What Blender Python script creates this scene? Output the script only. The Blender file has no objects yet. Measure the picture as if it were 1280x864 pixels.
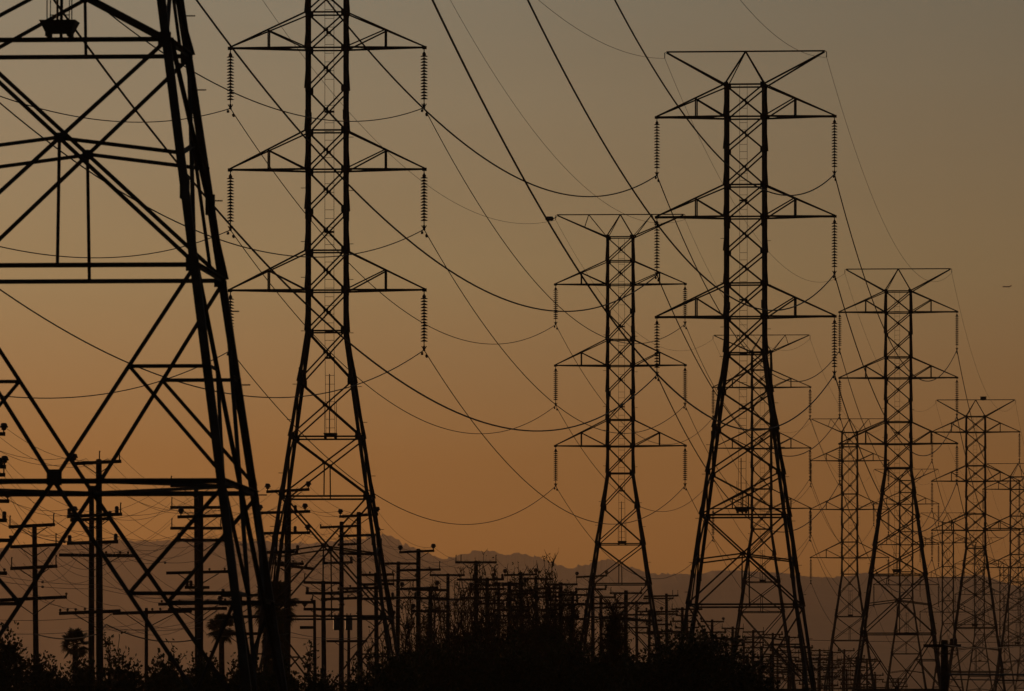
import bpy, math, random
from mathutils import Vector, Matrix
R = math.radians
sc = bpy.context.scene
COL = sc.collection

# ------------------------------------------------------------------ camera, sky, sun, exposure
F = 12800.0          # focal length in photo pixels (1280 wide): a 360 mm lens on 36 mm film
HOR = 1100.0         # photo row of the true horizon (below the frame)
HG = 920.0           # row where the gently rising ground would vanish
G = lambda y: max(y, -150.0) * (HOR - HG) / F      # ground height: the valley floor climbs 1.4 % towards the hills
CH = 1.7             # eye height
cam = bpy.data.cameras.new('camera'); camo = bpy.data.objects.new('camera', cam); COL.objects.link(camo)
camo.location = (0, 0, CH); camo.rotation_euler = (R(90), 0, 0)
cam.sensor_width = 36; cam.lens = 360; cam.shift_y = (HOR - 432) / 1280.0
cam.clip_start = 1; cam.clip_end = 60000
cam.dof.use_dof = True; cam.dof.focus_distance = 700; cam.dof.aperture_fstop = 9.0
sc.camera = camo

SUN_EL, SUN_AZ = 2.7, -24.0      # low, to the left behind the hills
world = bpy.data.worlds.new('World'); sc.world = world; world.use_nodes = True
nt = world.node_tree; N = nt.nodes; L = nt.links
bg = N['Background']
sky = N.new('ShaderNodeTexSky'); sky.sky_type = 'NISHITA'; sky.sun_disc = False
sky.sun_elevation = R(SUN_EL); sky.sun_rotation = R(SUN_AZ)
tc = N.new('ShaderNodeTexCoord'); sep = N.new('ShaderNodeSeparateXYZ'); L.new(tc.outputs['Generated'], sep.inputs[0])
ramp = N.new('ShaderNodeValToRGB')           # dusk smog layer: colour by height above the horizon
mr = N.new('ShaderNodeMapRange'); mr.inputs['From Min'].default_value = 0.01406; mr.inputs['From Max'].default_value = 0.21406
L.new(sep.outputs['Z'], mr.inputs['Value']); L.new(mr.outputs['Result'], ramp.inputs['Fac'])
RAMP = [(0.0, (.176, .057, .008)), (.09, (.184, .060, .008)), (.135, (.206, .085, .020)), (.225, (.234, .188, .097)),
        (.29, (.210, .192, .126)), (.36, (.175, .190, .150)), (.6, (.130, .145, .140)), (1.0, (.075, .085, .095))]
cr = ramp.color_ramp
while len(cr.elements) < len(RAMP): cr.elements.new(0.5)
for e, (p, c) in zip(cr.elements, RAMP): e.position = p; e.color = (*c, 1)
# sky brighter towards the sunset on the left, dimmer away from it
azm = N.new('ShaderNodeMapRange'); azm.interpolation_type = 'SMOOTHSTEP'
azm.inputs['From Min'].default_value = -0.06; azm.inputs['From Max'].default_value = 0.075
azm.inputs['To Min'].default_value = 1.04; azm.inputs['To Max'].default_value = 0.56
L.new(sep.outputs['X'], azm.inputs['Value'])
fwd = N.new('ShaderNodeMapRange'); fwd.inputs['From Min'].default_value = -0.6; fwd.inputs['From Max'].default_value = 0.9
fwd.inputs['To Min'].default_value = 0.10; fwd.inputs['To Max'].default_value = 1.0
L.new(sep.outputs['Y'], fwd.inputs['Value'])
mul0 = N.new('ShaderNodeMath'); mul0.operation = 'MULTIPLY'; L.new(azm.outputs[0], mul0.inputs[0]); L.new(fwd.outputs[0], mul0.inputs[1])
# faint level smog streaks
mp = N.new('ShaderNodeMapping'); mp.inputs['Scale'].default_value = (9, 9, 70); L.new(tc.outputs['Generated'], mp.inputs['Vector'])
nz = N.new('ShaderNodeTexNoise'); nz.inputs['Scale'].default_value = 2.0; nz.inputs['Detail'].default_value = 3; L.new(mp.outputs[0], nz.inputs['Vector'])
sm = N.new('ShaderNodeMapRange'); sm.inputs['From Min'].default_value = .3; sm.inputs['From Max'].default_value = .7; sm.inputs['To Min'].default_value = .965; sm.inputs['To Max'].default_value = 1.035
L.new(nz.outputs['Fac'], sm.inputs['Value'])
mul = N.new('ShaderNodeMath'); mul.operation = 'MULTIPLY'; L.new(mul0.outputs[0], mul.inputs[0]); L.new(sm.outputs[0], mul.inputs[1])
sca = N.new('ShaderNodeVectorMath'); sca.operation = 'SCALE'; L.new(ramp.outputs['Color'], sca.inputs[0]); L.new(mul.outputs[0], sca.inputs['Scale'])
skm = N.new('ShaderNodeVectorMath'); skm.operation = 'SCALE'; L.new(sky.outputs['Color'], skm.inputs[0]); skm.inputs['Scale'].default_value = 0.05
# gain brings the smog layer to the same unit as the sky texture at strength 0.1
gn = N.new('ShaderNodeVectorMath'); gn.operation = 'SCALE'; L.new(sca.outputs[0], gn.inputs[0]); gn.inputs['Scale'].default_value = 9.7
ad = N.new('ShaderNodeVectorMath'); ad.operation = 'ADD'; L.new(gn.outputs[0], ad.inputs[0]); L.new(skm.outputs[0], ad.inputs[1])
L.new(ad.outputs[0], bg.inputs['Color']); bg.inputs['Strength'].default_value = 0.1

sl = bpy.data.lights.new('sun', 'SUN'); sl.energy = 0.62; sl.angle = R(0.5); sl.color = (1, .48, .20)
so = bpy.data.objects.new('sun', sl); COL.objects.link(so)
_d = Vector((math.sin(R(SUN_AZ)) * math.cos(R(SUN_EL)), math.cos(R(SUN_AZ)) * math.cos(R(SUN_EL)), math.sin(R(SUN_EL))))
so.rotation_euler = _d.to_track_quat('Z', 'Y').to_euler(); so.location = (-200, 300, 120)

sc.view_settings.view_transform = 'Standard'; sc.view_settings.look = 'None'
sc.view_settings.exposure = 0; sc.view_settings.gamma = 1
sc.cycles.use_denoising = True
sc.cycles.max_bounces = 3; sc.cycles.volume_bounces = 1; sc.cycles.transparent_max_bounces = 4
sc.cycles.diffuse_bounces = 1; sc.cycles.glossy_bounces = 1

# ------------------------------------------------------------------ helpers
def at(px, py, Y):
    return Vector(((px - 640) * Y / F, Y, CH + (HOR - py) * Y / F))
def ppm(Y): return F / Y

def mat(name, c1, c2=None, rough=.7, metal=0.0, scale=3.0, bump=0.0):
    m = bpy.data.materials.new(name); m.use_nodes = True
    n = m.node_tree.nodes; l = m.node_tree.links; b = n['Principled BSDF']
    b.inputs['Roughness'].default_value = rough; b.inputs['Metallic'].default_value = metal
    b.inputs['Specular IOR Level'].default_value = .25
    t = n.new('ShaderNodeTexCoord'); z = n.new('ShaderNodeTexNoise'); z.inputs['Scale'].default_value = scale; z.inputs['Detail'].default_value = 4
    l.new(t.outputs['Object'], z.inputs['Vector'])
    r = n.new('ShaderNodeValToRGB'); r.color_ramp.elements[0].position = .35; r.color_ramp.elements[1].position = .65
    r.color_ramp.elements[0].color = (*c1, 1); r.color_ramp.elements[1].color = (*(c2 or c1), 1)
    l.new(z.outputs['Fac'], r.inputs['Fac']); l.new(r.outputs['Color'], b.inputs['Base Color'])
    if bump:
        bp = n.new('ShaderNodeBump'); bp.inputs['Strength'].default_value = bump
        l.new(z.outputs['Fac'], bp.inputs['Height']); l.new(bp.outputs['Normal'], b.inputs['Normal'])
    return m
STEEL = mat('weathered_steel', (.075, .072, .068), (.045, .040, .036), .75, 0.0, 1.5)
WIRE = mat('aluminium_cable', (.05, .05, .048), (.04, .04, .04), .7)
PORC = mat('brown_porcelain', (.05, .03, .022), (.035, .022, .018), .5)
WOOD = mat('creosote_wood', (.05, .036, .026), (.03, .022, .017), .9, 0, 4, .3)
BARK = mat('bark', (.055, .042, .03), (.03, .024, .018), .95, 0, 6, .4)
LEAF = mat('leaves', (.030, .040, .016), (.05, .055, .022), .8, 0, .8)
DRYLEAF = mat('dry_leaves', (.06, .05, .025), (.035, .035, .015), .9, 0, .8)
PALM = mat('palm_fronds', (.03, .042, .016), (.05, .05, .02), .7, 0, 1)
SKIRT = mat('dead_fronds', (.07, .052, .03), (.04, .03, .018), .95, 0, 2)
SOIL = mat('dry_soil', (.10, .08, .05), (.06, .06, .03), 1, 0, .05)
HILLM = mat('scrub_hillside', (.045, .042, .025), (.07, .058, .036), 1, 0, .004)
PLANE = mat('aircraft_paint', (.35, .35, .36), (.3, .3, .32), .4)
TANK = mat('grey_tank_paint', (.12, .12, .12), (.09, .09, .09), .5)

class MB:
    def __init__(s): s.v = []; s.f = []
    def add(s, vs, fs):
        o = len(s.v); s.v += [tuple(v) for v in vs]; s.f += [tuple(i + o for i in f) for f in fs]
    def box(s, c, sx, sy, sz, rot=None):
        c = Vector(c); vs = []
        for x in (-1, 1):
            for y in (-1, 1):
                for z in (-1, 1):
                    p = Vector((x * sx / 2, y * sy / 2, z * sz / 2))
                    vs.append(c + (rot @ p if rot else p))
        s.add(vs, [(0, 1, 3, 2), (4, 6, 7, 5), (0, 4, 5, 1), (2, 3, 7, 6), (0, 2, 6, 4), (1, 5, 7, 3)])
    def frame(s, p, q, ref=(0, 0, 1)):
        d = (q - p); d.normalize(); ref = Vector(ref)
        if abs(d.dot(ref)) > .95: ref = Vector((1, 0, 0)) if abs(d.x) < .9 else Vector((0, 1, 0))
        u = d.cross(ref); u.normalize(); v = u.cross(d); v.normalize()
        return u, v
    def angle(s, p, q, w, ref=(0, 0, 1), t=None):
        """steel angle (L section) from p to q, legs of width w"""
        p = Vector(p); q = Vector(q); u, v = s.frame(p, q, ref); t = t or w * .16
        cs = [(0, 0), (w, 0), (w, t), (t, t), (t, w), (0, w)]; o = w * .38
        vs = [p + u * (a - o) + v * (b - o) for a, b in cs] + [q + u * (a - o) + v * (b - o) for a, b in cs]
        fs = [(i, (i + 1) % 6, 6 + (i + 1) % 6, 6 + i) for i in range(6)] + [(5, 4, 3, 2, 1, 0), (6, 7, 8, 9, 10, 11)]
        s.add(vs, fs)
    def leg(s, p, q, w, sx, sy):
        t = w * .14; cs = [(0, 0), (w, 0), (w, t), (t, t), (t, w), (0, w)]; vs = []
        for e in (Vector(p), Vector(q)): vs += [e + Vector((sx * (w * .2 - a), sy * (w * .2 - b), 0)) for a, b in cs]
        s.add(vs, [(i, (i + 1) % 6, 6 + (i + 1) % 6, 6 + i) for i in range(6)] + [(5, 4, 3, 2, 1, 0), (6, 7, 8, 9, 10, 11)])
    def tube(s, pts, rads, n=6, cap=True, ref=(0, 0, 1)):
        pts = [Vector(p) for p in pts]
        if not hasattr(rads, '__len__'): rads = [rads] * len(pts)
        vs = []; fs = []
        for i, p in enumerate(pts):
            a = pts[max(0, i - 1)]; b = pts[min(len(pts) - 1, i + 1)]
            u, v = s.frame(a, b, ref)
            for k in range(n):
                t = 2 * math.pi * k / n
                vs.append(p + u * math.cos(t) * rads[i] + v * math.sin(t) * rads[i])
        for i in range(len(pts) - 1):
            for k in range(n):
                fs.append((i * n + k, i * n + (k + 1) % n, (i + 1) * n + (k + 1) % n, (i + 1) * n + k))
        if cap:
            fs.append(tuple(range(n))[::-1]); fs.append(tuple(range((len(pts) - 1) * n, len(pts) * n)))
        s.add(vs, fs)
    def lathe(s, c, prof, n=10):
        """prof: list of (radius, z) around a vertical axis through c"""
        c = Vector(c); vs = []; fs = []
        for r, z in prof:
            for k in range(n):
                t = 2 * math.pi * k / n; vs.append(c + Vector((math.cos(t) * r, math.sin(t) * r, z)))
        for i in range(len(prof) - 1):
            for k in range(n): fs.append((i * n + k, i * n + (k + 1) % n, (i + 1) * n + (k + 1) % n, (i + 1) * n + k))
        fs.append(tuple(range(n))); fs.append(tuple(range((len(prof) - 1) * n, len(prof) * n))[::-1])
        s.add(vs, fs)
    def mesh(s, name, m):
        me = bpy.data.meshes.new(name); me.from_pydata(s.v, [], s.f); me.materials.append(m); me.update(); return me

def obj(name, me, parent=None, loc=(0, 0, 0)):
    o = bpy.data.objects.new(name, me); COL.objects.link(o); o.location = loc
    if parent: o.parent = parent
    return o
def tag(o, label=None, cat=None, group=None, kind=None):
    if label: o['label'] = label
    if cat: o['category'] = cat
    if group: o['group'] = group
    if kind: o['kind'] = kind
    return o
def thing(name, loc, label, cat, group=None, rz=0):
    o = bpy.data.objects.new(name, None); COL.objects.link(o); o.location = loc; o.rotation_euler = (0, 0, rz)
    o.empty_display_size = .5
    return tag(o, label, cat, group)
def lerp(a, b, t): return a + (b - a) * t

# ------------------------------------------------------------------ ground, hills
def ground():
    mb = MB(); xs = [-7500, -1500, -400, -100, 0, 100, 400, 1500, 7500]; ys = [-700, -150, 100, 400, 900, 2000, 5000, 9000, 15500, 23000, 34500]
    for y in ys:
        for x in xs: mb.v.append((x, y, G(y)))
    n = len(xs)
    for j in range(len(ys) - 1):
        for i in range(n - 1): mb.f.append((j * n + i, j * n + i + 1, (j + 1) * n + i + 1, (j + 1) * n + i))
    tag(obj('ground', mb.mesh('ground', SOIL)), kind='structure')
ground()

def interp(prof, x):
    if x <= prof[0][0]: return prof[0][1]
    for (a, b), (c, d) in zip(prof, prof[1:]):
        if x <= c: return lerp(b, d, (x - a) / (c - a))
    return prof[-1][1]
def ridge(name, D, prof, seed, depth, rough):
    back = min(depth, 3000)
    """one range of hills: real terrain, its crest at distance D following prof (photo columns, rows)"""
    rnd = random.Random(seed); mb = MB(); s = D / F
    xs = []; x = -900
    while x < 2200:
        xs.append(x); x += 1.6 if -40 < x < 1320 else 40
    # bumps of trees and shrubs along the crest
    ph = [(rnd.uniform(.05, .8), rnd.uniform(0, 6.3), rnd.uniform(.3, 1)) for _ in range(14)]
    rows = [(-1.0, 0.0), (-.75, .16), (-.5, .40), (-.3, .62), (-.15, .82), (-.06, .94), (0, 1.0), (.25, .75), (.6, .35), (1.0, 0.0)]
    clump = 0; crest = []; base = []
    for x in xs:
        y = interp(prof, x)
        b = sum(a * math.sin(x * f + p) for f, p, a in ph) / 5
        if rnd.random() < .12: clump = rnd.uniform(.8, 3.6)
        clump *= .80
        base.append((HOR - y) * s); crest.append((HOR - y + rough * (b + clump + rnd.uniform(-.25, .25))) * s)
    for dy, hz in rows:
        Yr = D + (dy * depth if dy < 0 else dy * back)
        for i, x in enumerate(xs):
            w = (math.sin(x * .021 + dy * 5) * .05 + math.sin(x * .053 + dy * 9 + 1) * .03) * (min(1, 3 * (1 - hz)) if hz > 0 else 0)
            top = crest[i] if hz == 1 else base[i] * min(1, Yr / D)
            mb.v.append(((x - 640) * s, Yr + (math.sin(x * .013) * 120 if hz < 1 else 0), lerp(G(Yr), top, max(0, min(1, hz + w * .6)))))
    n = len(xs)
    for j in range(len(rows) - 1):
        for i in range(n - 1): mb.f.append((j * n + i, j * n + i + 1, (j + 1) * n + i + 1, (j + 1) * n + i))
    o = obj(name, mb.mesh(name, HILLM)); tag(o, kind='structure'); return o
ridge('hills', 31000, [(-900, 735), (-300, 712), (-60, 690), (40, 684), (100, 679), (175, 676), (250, 675), (330, 677), (372, 680), (420, 677), (455, 674), (479, 670),
                       (498, 673), (504, 681), (518, 685), (531, 691), (550, 699), (568, 698), (576, 692), (594, 690), (611, 689), (630, 693), (645, 692), (658, 693),
                       (671, 698), (694, 704), (711, 711), (722, 708), (737, 706), (752, 702), (766, 700), (781, 708), (807, 715), (860, 722), (1000, 735), (1400, 755), (2200, 770)], 3, 3000, 1.5)
ridge('hills', 26000, [(-900, 800), (0, 790), (300, 770), (500, 752), (640, 738), (720, 728), (780, 722), (820, 718), (845, 717.5), (880, 717), (890, 713), (905, 712), (931, 712.5),
                      (961, 715), (986, 716.5), (1002, 720), (1040, 721), (1060, 720), (1081, 716), (1110, 718), (1145, 721), (1192, 721), (1228, 717.5), (1240, 723),
                      (1263, 730), (1280, 733), (1330, 738), (1500, 745), (2200, 790)], 8, 11000, .6)

# ------------------------------------------------------------------ lattice towers
TYPES = {
 'A': dict(levels=[(41.40, 1.20), (39.44, 1.20), (37.44, 1.20), (35.29, 1.20), (33.34, 1.20), (31.24, 1.20), (29.29, 1.20), (27.24, 1.20), (25.04, 1.22),
                   (22.74, 1.54), (20.45, 1.87), (17.72, 2.24), (15.13, 2.59), (9.66, 3.34)], kfoot=4.45, base=4.68,
           arms=[(41.40, 39.44), (35.29, 33.34), (29.29, 27.24)], armw=5.45, post=.57, top=43.47, topw=4.83, struts=False,
           hor={41.40, 35.29, 29.29, 25.04, 15.13, 9.66}, legw=.21, brw=.10, ins=3.35, nd=16, ladder=(-.06, -1), wide=2),
 'B': dict(levels=[(39.99, 1.0), (38.18, 1.0), (36.39, 1.0), (34.33, 1.0), (32.23, 1.0), (30.25, 1.0), (28.23, 1.0), (26.17, 1.0), (24.16, 1.0), (22.12, 1.0),
                   (19.55, 1.37), (16.76, 1.78), (13.74, 2.22), (7.68, 3.13)], kfoot=3.6, base=4.24,
           arms=[(38.18, 36.39), (32.23, 30.25), (26.17, 24.16)], armw=4.92, post=.5, top=41.70, topw=4.78, struts=True,
           hor={39.99, 38.18, 32.23, 26.17, 22.12, 16.76, 13.74, 7.68}, legw=.18, brw=.085, ins=2.85, nd=15, ladder=(0.05, 1), wide=2),
}
_cache = {}
def corner(k, hw, z):
    a = [(-1, -1), (1, -1), (1, 1), (-1, 1)][k % 4]
    return Vector((a[0] * hw, a[1] * hw, z))
NRM = [Vector((0, -1, 0)), Vector((1, 0, 0)), Vector((0, 1, 0)), Vector((-1, 0, 0))]

def insulator_mesh(n, Ln, key):
    if key in _cache: return _cache[key]
    mb = MB(); top = -.30; pitch = (Ln - .55) / n
    mb.tube([(0, 0, .05), (0, 0, -Ln)], .028, 6)
    mb.lathe((0, 0, -.26), [(.03, .12), (.10, .0), (.10, -.05), (.03, -.06)], 8)
    for i in range(n):
        z = top - i * pitch - .05
        mb.lathe((0, 0, z), [(.05, .05), (.09, .02), (.18, -.02), (.185, -.045), (.06, -.05)], 10)
    _cache[key] = mb.mesh('insulator_string', PORC); return _cache[key]
def clamp_mesh(Ln):
    if 'cl' + str(Ln) in _cache: return _cache['cl' + str(Ln)]
    mb = MB()
    mb.box((0, 0, -.02), .10, .16, .22); mb.tube([(0, -.28, -.12), (0, .28, -.12)], .055, 6)
    for s in (-1, 1):
        mb.tube([(0, 0, .05), (0, s * .16, -.10)], .03, 5)
    mb.tube([(-.12, 0, .08), (-.02, 0, -.1)], .025, 5); mb.tube([(.12, 0, .08), (.02, 0, -.1)], .025, 5)
    m = mb.mesh('suspension_clamp', STEEL); _cache['cl' + str(Ln)] = m; return m

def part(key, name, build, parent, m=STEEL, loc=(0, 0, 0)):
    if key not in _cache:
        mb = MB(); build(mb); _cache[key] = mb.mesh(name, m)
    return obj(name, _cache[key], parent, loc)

def tower(T, X, Y, yaw, ext, label, group, detail=2):
    P = TYPES[T]; root = thing('transmission_tower', (X, Y, G(Y)), label, 'tower', group, -yaw)
    lv = P['levels']; lw, bw = P['legw'], P['brw']
    Z = lambda z: z + ext
    K = f'{T}{ext:.2f}'
    # legs: one continuous angle per corner, with splice plates at a few joints
    kz = P['kfoot'] + min(ext, 4); slope = (P['base'] - lv[-1][1]) / lv[-1][0]
    def hwat(z):
        for (z1, h1), (z0, h0) in zip(lv, lv[1:]):
            if Z(z0) <= z <= Z(z1): return lerp(h0, h1, (z - Z(z0)) / (z1 - z0))
        return lv[-1][1] + (Z(lv[-1][0]) - z) * slope if z < Z(lv[-1][0]) else lv[0][1]
    waist = [z for z, h in lv if h > lv[0][1] + .1][0]; zw = [z for z, h in lv if z > waist][-1]
    for k in range(4):
        def leg(mb):
            a, b, c = corner(k, lv[0][1], Z(lv[0][0])), corner(k, hwat(Z(zw)), Z(zw)), corner(k, hwat(0), 0)
            g = corner(k, 1, 0)
            mb.leg(b, a, lw * .80, g.x, g.y); mb.leg(c, b, lw * .98, g.x, g.y)
            for i, (z, h) in enumerate(lv):
                q = corner(k, h, Z(z)); w = .26 if i < 9 else .30       # gusset plates at the panel points
                s = corner(k, 1, 0)
                mb.box(q + Vector((-s.x * .10, s.y * .03, 0)), w, .02, w * 1.1); mb.box(q + Vector((s.x * .03, -s.y * .10, 0)), .02, w, w * 1.1)
            for zz in (Z(33.0), Z(20.0), Z(11.5), Z(28.0)):
                if zz < Z(lv[0][0]):
                    q = corner(k, hwat(zz), zz); mb.box(q - corner(k, lw * .28, 0), lw * 1.05, lw * 1.05, .5)
            if k in (0, 2):                                            # a few climbing bolts
                for j in range(12):
                    zz = 5 + j * 2.4 + (j % 3) * .3
                    q = corner(k, hwat(zz), zz); s = corner(k, 1, 0)
                    mb.tube([q, q + Vector((s.x * .26, 0, 0))], .016, 4)
            mb.box(corner(k, hwat(0) + .0, .15), .6, .6, .3)
        part(f'{K}leg{k}', 'leg', leg, root)
    # panels
    n = len(lv)
    for i in range(n - 1):
        (z1, h1), (z0, h0) = lv[i], lv[i + 1]
        big = (z1 - z0) > 5; vert = big or (i == n - 3)
        for k in range(4):
            def panel(mb):
                nn = NRM[k] * (bw * .55)
                a1, b1, a0, b0 = corner(k, h1, Z(z1)), corner(k + 1, h1, Z(z1)), corner(k, h0, Z(z0)), corner(k + 1, h0, Z(z0))
                w = bw * (1.02 if big else .95)
                mb.angle(a1 + nn, b0 + nn, w, NRM[k]); mb.angle(b1 - nn, a0 - nn, w, NRM[k])
                t = h1 / (h1 + h0); c = lerp(a1, b0, t)
                mb.box(c, .24 if abs(NRM[k].y) else .05, .05 if abs(NRM[k].y) else .24, .16)
                if vert:
                    mb.angle(c, Vector((c.x * h0 / max(.01, lerp(h1, h0, t)), c.y * h0 / lerp(h1, h0, t), Z(z0))), w * .8, NRM[k])
                if big:                                                # struts drooping from the crossing to the legs
                    zc = c.z - .38
                    for q in (corner(k, hwat(zc), zc), corner(k + 1, hwat(zc), zc)): mb.angle(c, q, w * .9, NRM[k])
                    rr = .24
                    mb.box(c, rr if abs(NRM[k].y) else .06, .06 if abs(NRM[k].y) else rr, .24)
            part(f'{K}panel{i}{k}', 'cross_brace', panel, root)
    for z, h in lv:
        if z not in P['hor'] and not any(abs(z - a[1]) < .01 for a in P['arms']): continue
        for k in range(4):
            def hor(mb):
                a, b = corner(k, h, Z(z)), corner(k + 1, h, Z(z)); mb.angle(a, b, bw * (1.1 if z < 16 else 1.0), NRM[k])
            part(f'{K}hor{z}{k}', 'horizontal_strut', hor, root)
    # K panel with redundant members, ring beam, then the foot panel
    zt = Z(lv[-1][0]); ht = lv[-1][1]; zk = kz; hk = hwat(zk)
    for k in range(4):
        def kp(mb):
            a1, b1, a0, b0 = corner(k, ht, zt), corner(k + 1, ht, zt), corner(k, hk, zk), corner(k + 1, hk, zk)
            g = (a0 + b0) / 2; w = bw * 1.0
            for A, B in ((a1, a0), (b1, b0)):
                mb.angle(A, g, w, NRM[k]); m = lerp(A, g, .47); hz = hwat(m.z)
                q = lerp(A, B, (A.z - m.z) / (A.z - B.z))
                mb.angle(m, q, w * .9, NRM[k]); mb.angle(m, lerp(A, B, .97), w * .9, NRM[k])
            mb.box(g + Vector((0, 0, .08)), .36 if k == 0 else .22 if k == 2 else .06, .06 if abs(NRM[k].y) else .3, .38 if k == 0 else .22)
        part(f'{K}kp{k}', 'k_brace', kp, root)
        def ring(mb):
            a0, b0 = corner(k, hk, zk), corner(k + 1, hk, zk); mb.angle(a0, b0, bw * 1.25, NRM[k])
        part(f'{K}ring{k}', 'ring_beam', ring, root)
        def pl(mb):
            g = (corner(k, hk, zk) + corner(k + 1, hk, zk)) / 2; g2 = (corner(k + 1, hk, zk) + corner(k + 2, hk, zk)) / 2
            mb.angle(g, g2, bw * .8)
        part(f'{K}pl{k}', 'plan_brace', pl, root)
        def ft(mb):
            a0, b0 = corner(k, hk, zk), corner(k + 1, hk, zk); g = (a0 + b0) / 2; w = bw * 1.05
            for c0, A in ((k, a0), (k + 1, b0)):
                f = corner(c0, hwat(.25), .25); mb.angle(g, f, w, NRM[k])
                m = lerp(g, f, .36); zz = m.z; q = corner(c0, hwat(zz), zz)
                mb.angle(m, lerp(A, q, .04), w * .9, NRM[k]); mb.angle(m, q, w * .9, NRM[k])
                if zk > 6:
                    m2 = lerp(g, f, .68); q2 = corner(c0, hwat(m2.z), m2.z); mb.angle(m2, q, w * .8, NRM[k]); mb.angle(m2, q2, w * .8, NRM[k])
        part(f'{K}ft{k}', 'foot_brace', ft, root)
    # crossarms and insulators
    aw = P['armw']; hb = lv[0][1]
    tips = []
    for ai, (zu, zl) in enumerate(P['arms']):
        for s in (-1, 1):
            tip = Vector((s * aw, 0, Z(zl) + .04))
            def arm(mb):
                for f in (-1, 1):
                    lo = Vector((s * hb, f * hb, Z(zl))); up = Vector((s * hb, f * hb, Z(zu)))
                    mb.angle(lo, tip, bw * 1.15); mb.angle(up, tip + Vector((0, 0, .05)), bw * .9)
                    t = 1 - P['post']; pu = lerp(up, tip, 1 - P['post']); plo = lerp(lo, tip, 1 - P['post'])
                    mb.angle(pu, plo, bw * .85, (0, 1, 0)); mb.angle(pu, lo + Vector((0, 0, .02)), bw * .8)
                up = lambda f: lerp(Vector((s * hb, f * hb, Z(zu))), tip, 1 - P['post'])
                lo = lambda f: lerp(Vector((s * hb, f * hb, Z(zl))), tip, 1 - P['post'])
                mb.angle(up(-1), up(1), bw * .7); mb.angle(lo(-1), lo(1), bw * .7)
                mb.angle(lo(-1), Vector((s * hb, hb, Z(zl))), bw * .6); mb.angle(lo(1), Vector((s * hb, -hb, Z(zl))), bw * .6)
                if T == 'A': mb.box(tip + Vector((-s * .3, 0, 0)), .8, .10, .14)
                mb.box(tip, .22, .16, .16)
            part(f'{K}arm{ai}{s}', 'crossarm', arm, root)
            ins = obj('insulator_string', insulator_mesh(P['nd'], P['ins'], 'ins' + T), root, (s * (aw - .02), 0, Z(zl) - .02))
            obj('suspension_clamp', clamp_mesh(P['ins']), ins, (0, 0, -P['ins']))
            tips.append((s * (aw - .02), Z(zl) - .02 - P['ins'] - .12))
    # peak frame: the flat ground-wire bar on two raking struts
    def peak(mb):
        zt_, zb = Z(P['top']), Z(lv[0][0]); tw = P['topw']
        mb.angle((-tw, 0, zt_), (tw, 0, zt_), bw * .95)
        for s in (-1, 1):
            for f in (-1, 1):
                b = Vector((s * hb, f * hb, zb)); mb.angle(b, (s * tw, 0, zt_ - .05), bw * 1.05); mb.angle(b, (0, 0, zt_), bw * .8)
            if P['struts']:
                m = lerp(Vector((s * hb, 0, zb)), Vector((s * tw, 0, zt_)), .45); q = Vector((s * tw * .5, 0, zt_))
                mb.angle(q, m, bw * .7); mb.angle(q, (s * hb, -hb, zb), bw * .6); mb.angle(q, (s * hb, hb, zb), bw * .6)
            mb.tube([(s * tw, 0, zt_ + .02), (s * (tw + .12), 0, zt_ - .05), (s * (tw + .12), 0, zt_ - .38)], .028, 5)
    part(f'{K}peak', 'peak_frame', peak, root)
    # ladder on one face and the guard cage at its foot
    lx, lf = P['ladder']; zl0 = Z(15.13) + .16 if T == 'A' else Z(16.76) + .12
    def lad(mb):
        y0 = lambda z: lf * (hwat(z) - .12)
        zs = [Z(z) for z, h in lv if Z(z) >= zl0 - .5][::-1]
        for s in (-1, 1):
            for za, zb in zip([zl0] + zs, zs): mb.tube([(lx + s * .23, y0(za), za), (lx + s * .23, y0(zb), zb)], .012, 4)
        rr = random.Random(5); z = zl0
        while z < Z(lv[0][0]):
            if rr.random() < .8: mb.tube([(lx - .23, y0(z), z), (lx + .23, y0(z), z)], .012, 4)
            z += .44
        for j in range(3, len(lv) - 3, 3):
            z = Z((lv[j][0] + lv[j + 1][0]) / 2); mb.box((lx, y0(z), z), .5, .12, .10)
    part(f'{K}lad', 'ladder', lad, root)
    def guard(mb):
        y = lf * (hwat(zl0) - .1); w0, w1, hgt = (.62, .88, .28) if T == 'A' else (.56, .66, .17)
        vs = [(lx - w0 / 2, y - .35, zl0), (lx + w0 / 2, y - .35, zl0), (lx + w0 / 2, y + .35, zl0), (lx - w0 / 2, y + .35, zl0),
              (lx - w1 / 2, y - .5, zl0 + hgt), (lx + w1 / 2, y - .5, zl0 + hgt), (lx + w1 / 2, y + .5, zl0 + hgt), (lx - w1 / 2, y + .5, zl0 + hgt)]
        mb.add(vs, [(0, 3, 2, 1), (4, 5, 6, 7), (0, 1, 5, 4), (1, 2, 6, 5), (2, 3, 7, 6), (3, 0, 4, 7)])
        for s in (-1, 1): mb.box((lx + s * .26, y, zl0 - .04), .12, .5, .09)
        for s in (-1, 1): mb.tube([(lx + s * .3, y, zl0 + hgt), (lx + s * .3, y, zl0 + hgt + 1.6)], .014, 4)
        mb.tube([(lx - .05, y, zl0 + hgt), (lx - .05, y, zl0 + hgt + 3.0)], .03, 5)
    part(f'{K}guard', 'climbing_guard', guard, root)
    # world positions of the wire attachments
    c, s_ = math.cos(-yaw), math.sin(-yaw)
    W = lambda x, z: Vector((X + x * c, Y + x * s_, z + G(Y)))
    out = [W(x, z) for x, z in tips]
    out += [W(s * (P['topw'] + .12), Z(P['top']) - .38) for s in (-1, 1)]
    return out

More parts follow.
